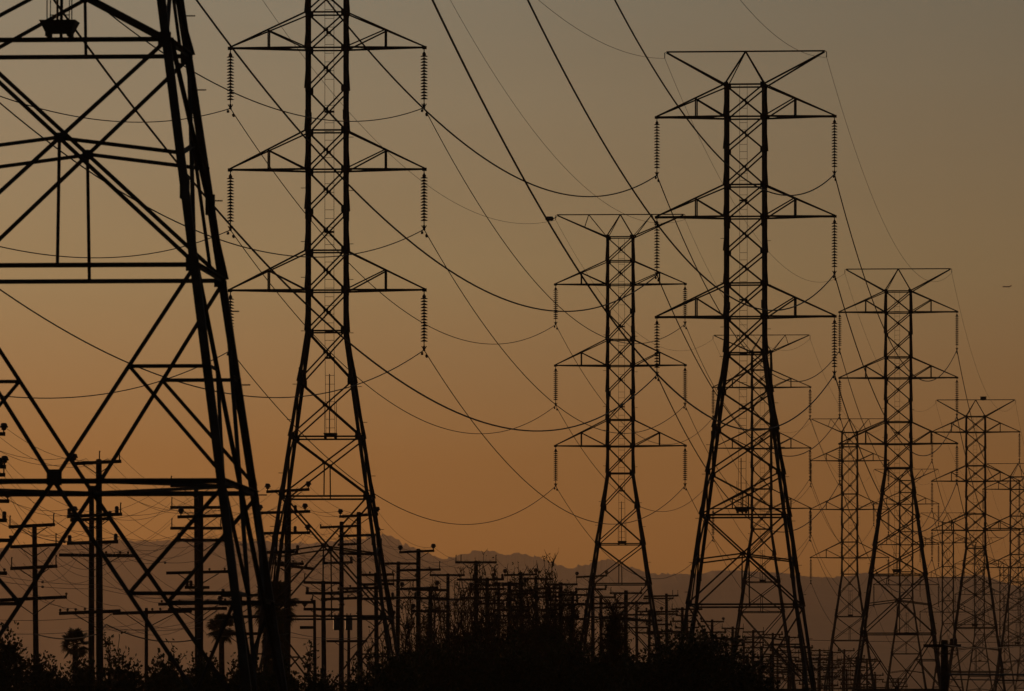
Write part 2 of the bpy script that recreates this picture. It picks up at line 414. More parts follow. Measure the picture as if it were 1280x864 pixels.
GA = 'lattice towers of the row with the broad double arms'
GB = 'lattice towers of the row behind with braced top bars'
A_SPEC = [(-10.66, 249, 4.1, 3.3, 'largest and nearest lattice tower, cut off by the left and top picture edges'),
          (14.26, 625, 5.2, 0.0, 'big lattice tower right of centre with a flat bar across its highest visible peak'),
          (35.80, 949, 4.2, 1.5, 'mid sized lattice tower with a clean triangular peak, right of the biggest central one'),
          (57.65, 1273, 3.8, 0.0, 'smaller lattice tower near the right edge with a small box on its top bar'),
          (78.9, 1597, 3.8, 0.7, 'lattice tower cut by the right edge, right of the boxed one'),
          (100.4, 1921, 3.8, 0.0, 'farthest tower of the right hand row, only its left arms inside the right edge')]
B_SPEC = [(-9.33, 517, 3.0, 0.0, 'second tower from the left, slim lattice mast running out of the top edge'),
          (8.20, 775, 3.5, -.55, 'slim lattice tower in the middle of the picture with small struts under its top bar'),
          (25.2, 1034, 3.8, .47, 'slim lattice tower seen through the legs of the big tower right of centre'),
          (42.6, 1292, 3.8, 0.0, 'slim tower between the big central-right tower and the clean peaked one'),
          (59.7, 1551, 3.8, .4, 'slim lattice tower seen through the legs of the clean peaked mid sized tower'),
          (77.0, 1809, 3.8, -.6, 'distant slim tower standing just left of the tower with the box on top'),
          (94.4, 2068, 3.8, 0.0, 'distant slim tower seen through the tower with the box on top'),
          (111.8, 2326, 3.8, 0.0, 'very distant slim tower just left of the tower cut by the right edge'),
          (129.2, 2584, 3.8, 0.0, 'farthest slim tower, half cut off by the right picture edge')]
attA = [tower('A', x, y, R(a), e, lab, GA) for x, y, a, e, lab in A_SPEC]
attB = [tower('B', x, y, R(a), e, lab, GB) for x, y, a, e, lab in B_SPEC]
# small equipment box on the top bar of the fourth broad-armed tower
def bird_box():
    mb = MB(); p = at(1229, 500.3, 1273); mb.box(p + Vector((0, 0, .22)), .75, .5, .34); mb.box(p + Vector((0, 0, .03)), .3, .3, .12); mb.box(p + Vector((0, 0, .42)), .8, .55, .05)
    tag(obj('equipment_box', mb.mesh('equipment_box', TANK)), 'small dark box standing on the flat top bar of a tower near the right edge', 'equipment box')
bird_box()

# ------------------------------------------------------------------ power lines
def wire_pts(p, q, sag, n=40):
    out = []
    for i in range(n + 1):
        t = i / n; v = lerp(p, q, t); out.append(Vector((v.x, v.y, v.z - 4 * sag * t * (1 - t))))
    return out
def power_line(chain, sags, rad, name, label, group):
    mb = MB(); pts = []
    for i in range(len(chain) - 1):
        s = wire_pts(chain[i], chain[i + 1], sags[i], 64 if i < 2 else 36); pts += s if i == 0 else s[1:]
    mb.tube(pts, rad, 6)
    if name == 'power_line':               # vibration dampers clamped on either side of each tower
        for c in chain[1:-1]:
            j = min(range(len(pts)), key=lambda k: (pts[k] - c).length)
            for s, dist in ((1, 1.6), (-1, 1.3)):
                k = j + s
                if 0 <= k < len(pts):
                    d = (pts[k] - pts[j]).normalized(); m = pts[j] + d * dist
                    for e in (-.16, .16): mb.box(m + d * e + Vector((0, 0, -.12)), .10, .14, .11)
                    mb.tube([m + d * -.18 + Vector((0, 0, -.11)), m + d * .18 + Vector((0, 0, -.11))], .018, 4)
                    mb.tube([m, m + Vector((0, 0, -.12))], .025, 4)
    o = obj(name, mb.mesh(name, WIRE)); tag(o, label, 'power line', group); return o
def virt(att, dx, dy): return [Vector((p.x + dx, p.y + dy, p.z + G(p.y + dy) - G(p.y))) for p in att]
VA = attA + [virt(attA[-1], 21.5, 324)]
VB = [virt(attB[0], -17.4, -258.5)] + attB + [virt(attB[-1], 17.4, 258)]
for p, b in zip(VB[0], attB[0]): p.z = b.z - G(b.y) + G(p.y)
names = ['upper left', 'upper right', 'middle left', 'middle right', 'lower left', 'lower right']
for i in range(6):
    power_line([a[i] for a in VA], [9.25] + [6.9] * 5, .036, 'power_line', f'{names[i]} conductor cable strung from the largest tower along the broad-armed row', 'conductor cables on insulators')
    power_line([a[i] for a in VB], [5.9] + [5.45] * 9, .024, 'power_line', f'{names[i]} conductor cable strung along the slim towers with braced top bars', 'conductor cables on insulators')
for i, s in ((6, 'left'), (7, 'right')):
    power_line([a[i] for a in VA], [7.1] + [5.3] * 5, .012, 'ground_wire', f'thin {s} ground wire over the peaks of the broad-armed tower row', 'thin ground wires')
    power_line([a[i] for a in VB], [4.8] + [4.5] * 9, .012, 'ground_wire', f'thin {s} ground wire over the peaks of the slim tower row', 'thin ground wires')
def bell():
    mb = MB(); p = attB[1][6] + Vector((-.25, 0, .1)); mb.tube([p + Vector((-.55, 0, 0)), p + Vector((-.45, 0, 0)), p + Vector((0, 0, 0)), p + Vector((.1, 0, 0))], [.05, .17, .17, .05], 8)
    mb.tube([p + Vector((.1, 0, 0)), p + Vector((.35, 0, .15))], .03, 5)
    tag(obj('splice_can', mb.mesh('splice_can', TANK)), 'dark can at the left end of the middle slim tower top bar', 'splice can')
bell()

# ------------------------------------------------------------------ wooden utility poles
GP = 'wooden utility poles along the power corridor'
def ins_mesh(kind):
    if kind in _cache: return _cache[kind]
    mb = MB()
    if kind == 'bell':
        mb.tube([(0, 0, 0), (0, 0, .2)], .035, 6)
        mb.lathe((0, 0, .12), [(.05, 0), (.10, .03), (.11, .08), (.10, .1), (.17, .11), (.18, .17), (.15, .19), (.14, .26), (.10, .3), (.05, .31)], 10)
    elif kind == 'pin':
        mb.tube([(0, 0, 0), (0, 0, .42), (0.02, 0, .5)], [.035, .03, .045], 6)
    elif kind == 'post':
        mb.tube([(0, 0, 0), (0, 0, .06)], .05, 6); mb.lathe((0, 0, .05), [(.09, 0), (.095, .1), (.075, .13), (.095, .16), (.09, .26), (.04, .3)], 8)
    else:
        mb.lathe((0, 0, 0), [(.025, 0), (.03, .07), (.06, .09), (.06, .15), (.03, .18)], 8)
    _cache[kind] = mb.mesh('pin_insulator', PORC); return _cache[kind]
POLE_ENDS = []
def pole(px, top, Y, arms, label, r=.14, lean=0.0, trans=(), brace=True, hook=False):
    """arms: (row, left px, right px, tilt px, insulators as (fraction, kind))"""
    s = ppm(Y); b = at(px, HOR, Y); H = CH + (HG - top) / s
    root = thing('utility_pole', (b.x, Y, G(Y)), label, 'utility pole', GP)
    lean = lean or math.sin(px * 1.7) * .009
    mb = MB(); mb.tube([(lean * H, 0, -.02), (lean * H * .5, 0, H * .5), (0, 0, H - .04), (0, 0, H)], [r * 1.28, r * 1.15, r * .95, r * .7], 10)
    obj('shaft', mb.mesh('shaft', WOOD), root)
    ends = []
    for row, x0, x1, tilt, ins in arms:
        z = CH + (HG - row) / s; xl, xr = (x0 - px) / s, (x1 - px) / s; dz = -tilt / s
        a = obj('crossarm', None, root) if False else None
        mb = MB(); y = -r - .06
        mb.angle((xl, y, z - dz / 2), (xr, y, z + dz / 2), .155, (0, 0, 1), .15)
        a = obj('crossarm', mb.mesh('crossarm', WOOD), root)
        if brace and xl < -.4 and xr > .4:
            for e in (xl * .62, xr * .62):
                m2 = MB(); m2.tube([(e, y - .02, z - .05), (0, -r - .02, z - min(.75, abs(e) * .75))], .022, 4); obj('arm_brace', m2.mesh('arm_brace', STEEL), a)
        for f, k in ins:
            obj('pin_insulator', ins_mesh(k), a, (lerp(xl, xr, f), y, z + .05 + dz * (f - .5)))
        ends.append(tuple(Vector((b.x + lerp(xl, xr, e), Y + y, z + hh + G(Y))) for e, hh in ((.02, .3), (.98, .3), (.28, .2), (.72, .2))))
    for row, dx in trans:
        z = CH + (HG - row) / s; m2 = MB(); x = dx / s
        m2.lathe((x, -.1, z - .45), [(.22, 0), (.23, .05), (.23, .8), (.2, .86), (.05, .88)], 12)
        m2.tube([(x - .1, -.1, z + .42), (x - .12, -.1, z + .62)], .035, 6); m2.tube([(x + .1, -.1, z + .42), (x + .12, -.1, z + .62)], .035, 6)
        m2.box((x * .5, -.1, z + .2), abs(x), .06, .08)
        obj('transformer', m2.mesh('transformer', TANK), root)
    if hook:
        m2 = MB(); m2.tube([(-.02, 0, H - .3), (-.12, 0, H), (-.08, 0, H + .25), (-.06, 0, H + .45)], [.05, .05, .035, .02], 6); obj('cable_hook', m2.mesh('cable_hook', STEEL), root)
    return ends
B2, PN, PO, SM = [(0.03, 'bell'), (.97, 'bell')], [(.03, 'pin'), (.97, 'pin')], [(.05, 'post'), (.95, 'post')], [(.05, 'small'), (.3, 'small'), (.7, 'small'), (.95, 'small')]
MIX = [(.04, 'bell'), (.97, 'pin')]
line1, line2 = [], []
# first row: the tallest poles, spans of about 50 m
line1.append(pole(-25, 520, 425, [(543, -58, 7, 1, B2), (584, -58, 8, 1, [(.97, 'bell'), (.03, 'bell'), (.9, 'post')]), (594, -55, 7, 1, PN), (627, -55, 12, 1, B2), (651, -58, 9, 1, PO), (676, -60, 17, 1, SM), (717, -55, 9, 1, SM)],
                  'wooden pole cut by the left picture edge, only its arm ends and insulators showing', .16))
line1.append(pole(123.5, 574, 470, [(579, 91, 152, -3, [(.03, 'bell'), (.96, 'pin'), (.55, 'pin')]), (645, 84, 153, -3, [(.13, 'bell'), (.97, 'pin'), (.9, 'post'), (.04, 'post')]), (679, 84, 148, -2, PO), (766, 74, 151, -3, [(.02, 'small'), (.14, 'small'), (.27, 'small'), (.42, 'small')])],
                  'tallest wooden pole in front of the largest tower, bell insulators on its top arm', .145))
line1.append(pole(251, 614, 520, [(646, 222, 284, -2, [(.07, 'bell'), (.95, 'pin')]), (676, 221, 284, 0, PO), (755, 198, 286, -2, SM), (762, 210, 284, -2, [])],
                  'wooden pole with a single bell insulator, right one of the pair behind the largest tower', .145))
line1.append(pole(361, 611, 570, [(614, 333, 387, -3, B2), (641, 321, 388, -2, [(.06, 'bell'), (.9, 'bell'), (.72, 'post')]), (667, 320, 388, -1, [(.04, 'post'), (.72, 'post'), (.95, 'bell')]), (691, 325, 373, -1, [(.98, 'post')]), (709, 345, 393, 6, [(.6, 'small'), (.8, 'small')])],
                  'wooden pole with bell insulators beside the second tower, left leg foot', .15))
line1.append(pole(448.5, 640, 620, [(645, 424, 473, -3, B2), (670, 423, 475, -2, [(.95, 'bell'), (.05, 'small')]), (693, 424, 476, 1, [(.95, 'bell')]), (736, 422, 475, -1, SM), (749, 401, 450, -2, SM)],
                  'wooden pole standing inside the right leg of the second tower, bells on the top arm', .15))
line1.append(pole(523, 686, 668, [(690, 499, 543, -2, B2), (713, 500, 551, -1, [(.97, 'pin'), (.72, 'small')]), (736, 500, 548, -2, [(.05, 'bell'), (.97, 'bell')])],
                  'wooden pole with two bell insulators on top, just right of the second tower', .15))
line1.append(pole(595, 701, 718, [(703.5, 569, 621, 0, [(.02, 'pin'), (.14, 'pin'), (.98, 'pin')]), (725, 571, 619, 0, [(.95, 'bell')]), (748, 575, 615, 0, PN)],
                  'wooden pole rising clear of the bare shrubs, pin insulators at its arm ends', .15))
line1.append(pole(651, 715, 766, [(719, 630, 671, -1, B2), (739, 634, 670, 0, PN), (759, 632, 668, 0, PO)], 'wooden pole over the shrubs with bells, left of the slim middle tower', .15))
line1.append(pole(701, 728, 815, [(731, 682, 722, 0, PN), (741, 684, 722, 0, PO), (751, 684, 723, 0, PO), (757, 684, 721, 0, []), (772, 686, 724, 0, PO)], 'wooden pole with five closely stacked arms, beside a dense dark shrub', .16))
line1.append(pole(741, 716, 858, [(721, 720, 759, -2, B2), (737, 721, 758, 0, [(.98, 'post')]), (755, 721, 760, 0, PN)], 'wooden pole hidden behind the left leg of the slim middle tower', .15))
line1.append(pole(782.5, 738, 905, [(742, 762, 803, 0, [(.04, 'pin'), (.97, 'pin')]), (755, 770, 811, 0, [(.03, 'post')]), (769, 765, 803, 0, PO)], 'wooden pole under the slim middle tower, thick topped with a long arm', .19))
line1.append(pole(833, 742, 962, [(745.5, 805, 848, -1, [(.98, 'pin'), (.83, 'pin')]), (748.5, 804, 842, 0, []), (765, 806, 848, 0, PO), (768, 812, 847, 0, []), (781, 807, 840, 0, PO), (790, 808, 840, 0, PO)], 'wooden pole just left of the round tree with pins at its right arm end', .14))
# second row: a little farther and shorter
line2.append(pole(43, 655, 480, [(658, 11, 69, -3, PN), (683, 13, 72, -3, PN), (710, 13, 72, -3, PN), (749, 0, 84, -4, [(.99, 'small')])], 'lone wooden pole at far left with four slightly tilted arms', .12, .012))
line2.append(pole(114.5, 612, 498, [(650, 88, 140, -2, PO), (695, 74, 172, 1, [(.6, 'small'), (.78, 'small'), (.88, 'small')])], 'wooden pole doubled closely at the left of the tallest pole', .13))
line2.append(pole(245, 601, 545, [(608, 213, 277, 0, [(.02, 'pin')]), (635, 213, 278, 0, PN), (661, 213, 278, 0, PN), (716, 208, 291, -2, [(.65, 'small'), (.88, 'small')]), (735, 231, 262, 0, [(.1, 'post'), (.25, 'post')])],
                  'wooden pole with U shaped pin arms, left one of the pair behind the largest tower', .125))
line2.append(pole(358, 640, 610, [(705, 335, 380, 1, SM)], 'thin wooden pole doubled behind the one at the second tower left leg', .10))
line2.append(pole(427, 652, 652, [(659, 400, 446, -2, [(.02, 'small')]), (681, 422, 446, -1, []), (704, 403, 441, -1, PO), (741, 400, 450, -3, SM)], 'wooden pole carrying two transformer cans, inside the second tower', .14, 0, ((779, -6), (779, 9))))
line2.append(pole(498, 702, 700, [(705, 470, 521, 0, []), (726, 476, 522, -1, [(.98, 'bell')]), (748, 470, 521, -1, [])], 'wooden pole hard against the right leg foot of the second tower', .14))
line2.append(pole(560, 717, 746, [(719.5, 537, 581, 0, PN), (750, 541, 580, 0, PO)], 'wooden pole with two arms among the first bare shrubs', .13))
line2.append(pole(623.5, 729, 796, [(732, 603, 645, 0, PN), (751, 605, 645, 0, PO), (770, 604, 643, 0, PN), (779, 604, 643, 0, [])], 'wooden pole half hidden among bare shrubs below the hill saddle', .13))
line2.append(pole(670, 720, 843, [(724, 652, 691, 1, [(.98, 'pin'), (.9, 'pin')]), (742, 655, 689, 0, PO)], 'wooden pole sunk in the tallest dense dark shrub', .14))
line2.append(pole(751, 744, 890, [(747, 735, 770, 0, PO), (760, 734, 768, 0, PO), (772, 735, 768, 0, PN)], 'wooden pole right beside the left foot of the slim middle tower', .14))
line2.append(pole(795.5, 751, 937, [(754, 771, 812, 0, PN), (769, 776, 812, 0, PO), (776, 778, 812, 1, []), (785, 770, 810, 0, PN)], 'wooden pole with four arms right of the thick topped one', .13))
line2.append(pole(853, 759, 985, [(762, 839, 878, 0, PN), (777, 840, 870, 0, PO), (790, 840, 868, 0, [])], 'wooden pole poking above the left shoulder of the round tree', .15))
line0 = []
for i_, (px_, tp_, Y_, lab_) in enumerate([(538, 735, 640, 'small dark pole with three arms left of the bare shrubs'), (609, 722, 700, 'small pole half covered by the tallest bare shrub'),
        (637, 727, 720, 'small pole between the clear standing pole and the belled pole'), (684, 733, 760, 'small pole just left of the pole with stacked arms'), (716, 741, 800, 'small pole between stacked arm pole and slim middle tower'),
        (766, 757, 860, 'small pole under the middle of the slim middle tower'), (812, 762, 930, 'small pole just left of the round tree edge'), (470, 716, 640, 'small pole between the two right legs of the second tower'),
        (404, 726, 600, 'small pole with thin arms inside the second tower left side'), (300, 742, 560, 'small pole close to the largest tower right legs')]):
    w_ = 1.15 * ppm(Y_)
    line0.append(pole(px_, tp_, Y_, [(tp_ + 3 + j * (8 + i_ % 3) * (j + 3) / 3, px_ - w_ * (1 - .1 * ((i_ + j) % 2)), px_ + w_, (-1) ** i_ * .6, (PN, PO, B2, SM)[(i_ + j) % 4]) for j in range(3 + i_ % 2)], lab_, .13))
# short and single poles
pole(183, 760, 500, [(766, 141, 240, -3, [(.5, 'small'), (.6, 'small'), (.72, 'small'), (.85, 'small')])], 'short bare topped pole between the tallest pole and the pair', .085)
pole(393, 750, 560, [(753.5, 358, 393, 0, [(.9, 'small')]), (785, 375, 392, 0, [])], 'short pole with a curved hook on top beside the big fan palm', .085, 0, (), False, True)
pole(436, 770, 690, [(802, 408, 459, 0, [])], 'short slim pole right behind the pole with transformer cans', .10)
pole(1180.5, 800, 520, [(808, 1154, 1201, 0, [(.75, 'post'), (.85, 'post')])], 'thick short pole with one arm between the two right hand tower feet', .19)
# far poles, generated with their own arms and heights
ordw = ['first', 'second', 'third', 'fourth', 'fifth', 'sixth', 'seventh', 'eighth', 'ninth', 'tenth', 'eleventh', 'twelfth', 'thirteenth', 'fourteenth']
rnd = random.Random(21)
def far_poles(n, C, Y0, dY, hz, line, word, kinds):
    for i in range(n):
        Y = Y0 + dY * i; px = 1500 - C / Y + rnd.uniform(-1.5, 1.5); s = ppm(Y); top = HG - (hz + rnd.uniform(-.5, .6) - CH) * s
        arms = []; z = .25; na = rnd.choice((3, 4, 4, 5))
        for j in range(na):
            w = 1.22 * s * rnd.choice((1, 1, 1.05, .9)); o = rnd.choice((0, 0, 0, .25)) * s
            arms.append((top + z * s, px - w + o, px + w + o, rnd.uniform(-.5, .5), rnd.choice(kinds))); z += rnd.choice((1.1, 1.2, 1.25, .6))
        line.append(pole(px, top, Y, arms, f'{ordw[i]} {word}', .15))
far_poles(12, 650000, 1015, 50, 13.6, line1, 'far pole of the taller row right of the round tree', [B2, PN, PO, PN])
far_poles(12, 700000, 1035, 48, 12.6, line2, 'far pole of the lower row right of the round tree', [PN, PO, PO, []])
rnd = random.Random(4)
line3 = []
far_poles(10, 610000, 1080, 60, 10.6, line3, 'small pole of the lowest far row past the round tree', [PN, PO, []])

def dist_line(line, k, side, rad, sag, label, i0=0):
    mb = MB(); pts = []
    for a, b in zip(line[i0:], line[i0 + 1:]):
        p, q = a[min(k, len(a) - 1)][side], b[min(k, len(b) - 1)][side]
        s = wire_pts(p, q, sag, 12); pts += s if not pts else s[1:]
    mb.tube(pts, rad, 4)
    tag(obj('distribution_wire', mb.mesh('distribution_wire', WIRE)), label, 'wire', 'thin wires on the wooden poles')
lvl = ['top', 'second', 'third', 'fourth']
for nm, ln, ks in (('taller', line1, 4), ('shorter', line2, 3), ('lowest far', line3, 2)):
    for k in range(ks):
        for side in (0, 1, 2, 3):
            dist_line(ln, k, side, .010, .6 + .16 * k + .1 * side, f'thin wire on the {("left ends", "right ends", "inner left pins", "inner right pins")[side]} of {lvl[k]} arms, {nm} poles')
# mid-span splices and sagging communication cables low on the left
def cable(pts, r, label, bulbs=()):
    mb = MB(); P = []
    for (x0, y0, Y0), (x1, y1, Y1), sg in pts:
        s = wire_pts(at(x0, y0, Y0), at(x1, y1, Y1), sg, 16); P += s if not P else s[1:]
    mb.tube(P, r, 5)
    for t in bulbs:
        c = P[int(t * (len(P) - 1))]; d = (P[min(len(P) - 1, int(t * (len(P) - 1)) + 1)] - c).normalized()
        mb.tube([c - d * .22, c - d * .1, c + d * .1, c + d * .22], [.02, .06, .06, .02], 6)
    tag(obj('cable', mb.mesh('cable', WIRE)), label, 'cable', 'cables low between the poles')
cable([((-25, 640, 425), (124, 676, 470), .5), ((124, 676, 470), (251, 700, 520), .5)], .012, 'thin cable with a small splice dot crossing the largest tower mid height', (.35, .82))
cable([((-25, 715, 425), (124, 731, 470), .15), ((124, 731, 470), (251, 742, 520), .2)], .011, 'cable with an oval splice just left of the tallest pole', (.28,))
cable([((-25, 722, 425), (124, 736, 470), .15), ((124, 736, 470), (251, 748, 520), .2)], .011, 'lower of two cables with oval splices left of the tallest pole', (.28,))
cable([((43, 792, 480), (124, 792, 470), .25), ((124, 776, 470), (251, 798, 520), .5)], .030, 'thick drooping cable between the tallest pole and the pair of poles')
cable([((0, 792, 470), (124, 787, 480), .1), ((124, 787, 480), (251, 775, 520), .2), ((251, 775, 520), (361, 760, 570), .2)], .012, 'low cable running nearly level across the far left')
cable([((0, 775, 470), (124, 770, 480), .1), ((124, 783, 480), (251, 784, 520), .2), ((251, 792, 520), (361, 792, 570), .2)], .012, 'lowest level cable behind the small palms')
cable([((361, 790, 570), (448, 797, 620), .2), ((448, 797, 620), (523, 790, 668), .2)], .016, 'cable pair line low inside the second tower')
cable([((361, 796, 570), (448, 800, 620), .1), ((448, 800, 620), (523, 803, 668), .2)], .012, 'lowest thin cable inside the second tower')

cable([((1180, 806, 520), (1330, 800, 430), .25)], .02, 'upper cable from the thick short pole to the right picture edge')
cable([((1176, 843, 540), (1330, 843, 560), .02)], .055, 'thick level cable low at the right picture edge')
cable([((1176, 849, 540), (1330, 850, 560), .03)], .03, 'thinner level cable at the very bottom right')
cable([((1000, 800, 1300), (1300, 803, 1310), .1)], .03, 'long faint level cable across the distant right tower feet')

# ------------------------------------------------------------------ vegetation
def leaf_quad(mb, c, d, w, l, rnd):
    u = d.cross(Vector((rnd.uniform(-1, 1), rnd.uniform(-1, 1), rnd.uniform(-1, 1))))
    if u.length < 1e-4: return
    u.normalize(); d = d.normalized()
    mb.add([c, c + d * l * .5 + u * w, c + d * l, c + d * l * .5 - u * w], [(0, 1, 2, 3)])
def blobs(lobes, n, rnd, mb, size):
    vol = [a * b * c for _, (a, b, c) in lobes]; tot = sum(vol)
    for (c, (a, b, h)), v in zip(lobes, vol):
        ph = [rnd.uniform(0, 6.3) for _ in range(6)]
        for _ in range(int(n * v / tot)):
            d = Vector((rnd.gauss(0, 1), rnd.gauss(0, 1), rnd.gauss(0, 1))); d.normalize()
            th, el = math.atan2(d.y, d.x), math.asin(d.z)
            lump = 1 + .10 * math.sin(3 * th + ph[0]) * math.cos(2 * el + ph[1]) + .07 * math.sin(7 * th + ph[2] + 3 * el) + .05 * math.sin(11 * el + ph[3])
            rr = rnd.random() ** .33 * lump * (1 + max(0, rnd.gauss(0, .02)))
            p = Vector((d.x * a, d.y * b, d.z * h)) * rr + c
            if p.z < .1: continue
            s = size * rnd.uniform(.6, 1.4) * (1.8 if rr < .75 else 1)
            dd = (d + Vector((rnd.uniform(-1, 1), rnd.uniform(-1, 1), rnd.uniform(-.8, 1)))).normalized()
            leaf_quad(mb, p, dd, s * .35, s, rnd)
def limb(mb, p, q, r0, r1, rnd, wig=.06, n=5):
    pts = []; L_ = (q - p).length
    for i in range(n + 1):
        v = lerp(p, q, i / n)
        if 0 < i < n: v = v + Vector((rnd.uniform(-1, 1), rnd.uniform(-1, 1), rnd.uniform(-.5, .5))) * wig * L_
        pts.append(v)
    mb.tube(pts, [lerp(r0, r1, i / n) for i in range(n + 1)], 5); return pts
def bush(px, top, hwpx, Y, label, seed, n=6500, size=.15, name='bush', sprigs=2, lobes=5):
    rnd = random.Random(seed); s = ppm(Y); b = at(px, HOR, Y); H = (CH + (HG - top) / s) * (.95 if name == 'bush' else 1); W = hwpx / s
    root = thing(name, (b.x, Y, G(Y)), label, 'tree' if 'tree' in name else 'bush', 'dark bushes along the foot of the picture' if name == 'bush' else None)
    lb = [(Vector((0, 0, H * .5)), (W * .85, W * .8, H * .5))]
    for i in range(lobes):
        a = rnd.uniform(-1, 1); zz = rnd.uniform(.35, .80) * (1 - .3 * abs(a)); r = rnd.uniform(.28, .45)
        lb.append((Vector((a * W * .72, rnd.uniform(-.5, .5) * W, H * zz)), (W * r, W * r, min(H * (1 - zz), H * r * .9))))
    mb = MB(); blobs(lb, n, rnd, mb, size)
    st = MB()
    for i in range(7):
        a = rnd.uniform(-.8, .8); limb(st, Vector((a * .3, rnd.uniform(-.2, .2), 0)), Vector((a * W, rnd.uniform(-.5, .5) * W, H * rnd.uniform(.6, .85))), .09, .025, rnd)
    for i in range(sprigs):                                # shoots that break the outline
        a = rnd.uniform(-.9, .9); z0 = H * (1 - .35 * a * a) * .85; p = Vector((a * W, rnd.uniform(-.4, .4) * W, z0))
        q = p + Vector((rnd.uniform(-.3, .3), rnd.uniform(-.3, .3), rnd.uniform(.3, 1.0) * min(1, H * .2)))
        for v in limb(st, p, q, .02, .008, rnd, .1, 4)[1:]:
            for _ in range(3): leaf_quad(mb, v, Vector((rnd.uniform(-1, 1), rnd.uniform(-1, 1), rnd.uniform(0, 1))), size * .3, size * 1.0, rnd)
    obj('stem', st.mesh('stem', BARK), root); obj('foliage', mb.mesh('foliage', LEAF), root)
    return root
BUSHES = [(8, 776, 34, 420, 'bush at the left picture corner, highest of the left ones', 1), (52, 810, 30, 430, 'low flat bush at the foot of the lone far left pole', 2),
          (100, 814, 34, 440, 'bush below the small palm left of the tallest pole', 3), (150, 813, 32, 425, 'bush between the tallest pole and the short bare topped pole', 4),
          (205, 815, 34, 440, 'bush between the short bare topped pole and the pair of poles', 5), (255, 812, 32, 430, 'bush at the foot of the pair of poles', 6),
          (305, 815, 32, 440, 'bush at the right foot of the largest tower', 7), (352, 819, 30, 430, 'bush under the skirt of the big fan palm', 8),
          (398, 832, 34, 440, 'lowest bush, at the foot of the short hooked pole', 9), (446, 832, 34, 450, 'low bush below the transformer can pole', 10),
          (492, 806, 32, 470, 'bush at the right foot of the second tower', 11), (540, 792, 36, 480, 'bush below the pole with two bells right of the second tower', 12),
          (592, 793, 36, 480, 'bush at the foot of the clear standing pole', 13), (645, 788, 34, 480, 'bush in front of the pole left of the slim middle tower', 14),
          (697, 786, 34, 480, 'bush below the pole with stacked arms', 15), (742, 806, 32, 470, 'bush at the left foot of the slim middle tower', 16), (786, 814, 30, 465, 'small bush filling the gap before the round tree', 17)]
for px, top, hw, Y, lab, sd in BUSHES: bush(px, top, hw * 1.15, Y, lab, sd)
# the big round tree
bush(870, 786, 102, 450, 'broad round dark tree in front of the big central-right tower left foot', 40, 34000, .14, 'round_tree', 8, 13)

def twig_tree(px, top, hwpx, Y, label, seed, leaves=1.0, dens=1.0):
    """tall shrub of upright bare branches with sparse leaf clumps"""
    rnd = random.Random(seed); s = ppm(Y); b = at(px, HOR, Y); H = CH + (HG - top) / s; W = hwpx / s
    root = thing('bare_shrub', (b.x, Y, G(Y)), label, 'shrub', 'tall half bare shrubs in the middle')
    wb, lf = MB(), MB()
    nb = int(30 * dens)
    for i in range(nb):
        a = rnd.uniform(-1, 1); top_h = H * (1 - .32 * abs(a) ** 1.5) * rnd.uniform(.78, 1.0)
        p = Vector((a * W * .45, rnd.uniform(-.4, .4), 0)); q = Vector((a * W + rnd.uniform(-.3, .3), rnd.uniform(-.5, .5) * W, top_h))
        pts = limb(wb, p, q, .05, .013, rnd, .03, 8)
        for j in range(3, 9):
            v = pts[j]
            for _ in range(rnd.choice((2, 3, 4))):
                L_ = rnd.uniform(.6, 2.1) * (1.15 - j / 12)
                e = v + Vector((rnd.uniform(-.55, .55), rnd.uniform(-.5, .5), rnd.uniform(.3, 1.0))) * L_
                tp = limb(wb, v, e, .022, .008, rnd, .09, 3)
                for w_ in tp[1:]:
                    if rnd.random() < .30 * leaves * (1.3 - .7 * j / 8):
                        for _ in range(rnd.choice((2, 4, 6))):
                            leaf_quad(lf, w_ + Vector((rnd.gauss(0, .08), rnd.gauss(0, .08), rnd.gauss(0, .08))), Vector((rnd.uniform(-1, 1), rnd.uniform(-1, 1), rnd.uniform(-.6, 1))), rnd.uniform(.02, .045), rnd.uniform(.10, .20), rnd)
    # thicker leafy base
    for _ in range(int(1800 * dens)):
        z = H * .66 * rnd.random() ** .9; x = rnd.uniform(-1, 1) * W * (.9 - .3 * z / H)
        leaf_quad(lf, Vector((x, rnd.uniform(-.6, .6), z)), Vector((rnd.uniform(-1, 1), rnd.uniform(-1, 1), rnd.uniform(-1, 1))), .07, rnd.uniform(.2, .34), rnd)
    obj('branch', wb.mesh('branch', BARK), root); obj('foliage', lf.mesh('foliage', DRYLEAF), root)
TW = [(477, 772, 20, 530, 'thin twiggy shrub beside the second tower right foot', 1, .5, .5), (516, 742, 22, 540, 'bare shrub around the pole with two bell insulators', 2, .8, 1.1),
      (546, 728, 24, 550, 'pointed bare shrub left of the clear standing pole', 3, .9, 1.3), (578, 708, 24, 560, 'bare shrub just left of the clear standing pole top', 4, .8, 1.3),
      (606, 690, 25, 570, 'tallest bare shrub whose twigs rise past the clear standing pole', 5, .7, 1.4), (636, 712, 24, 560, 'bare shrub between the clear standing pole and the belled one', 6, .9, 1.2),
      (662, 706, 22, 580, 'leafy bare shrub right of the belled pole', 7, 1.5, 1.5), (686, 690, 18, 575, 'thin topped shrub with the highest wispy shoots', 8, 1.1, 1.3),
      (706, 730, 20, 560, 'bushy shrub wrapped round the pole of stacked arms', 9, 1.9, 1.5), (768, 748, 20, 545, 'dark dense shrub under the slim middle tower', 10, 2.4, 2.0),
      (728, 775, 18, 540, 'low shrub between the stacked arm pole and the slim middle tower', 11, 1.3, .9)]
for a in TW: twig_tree(*a)

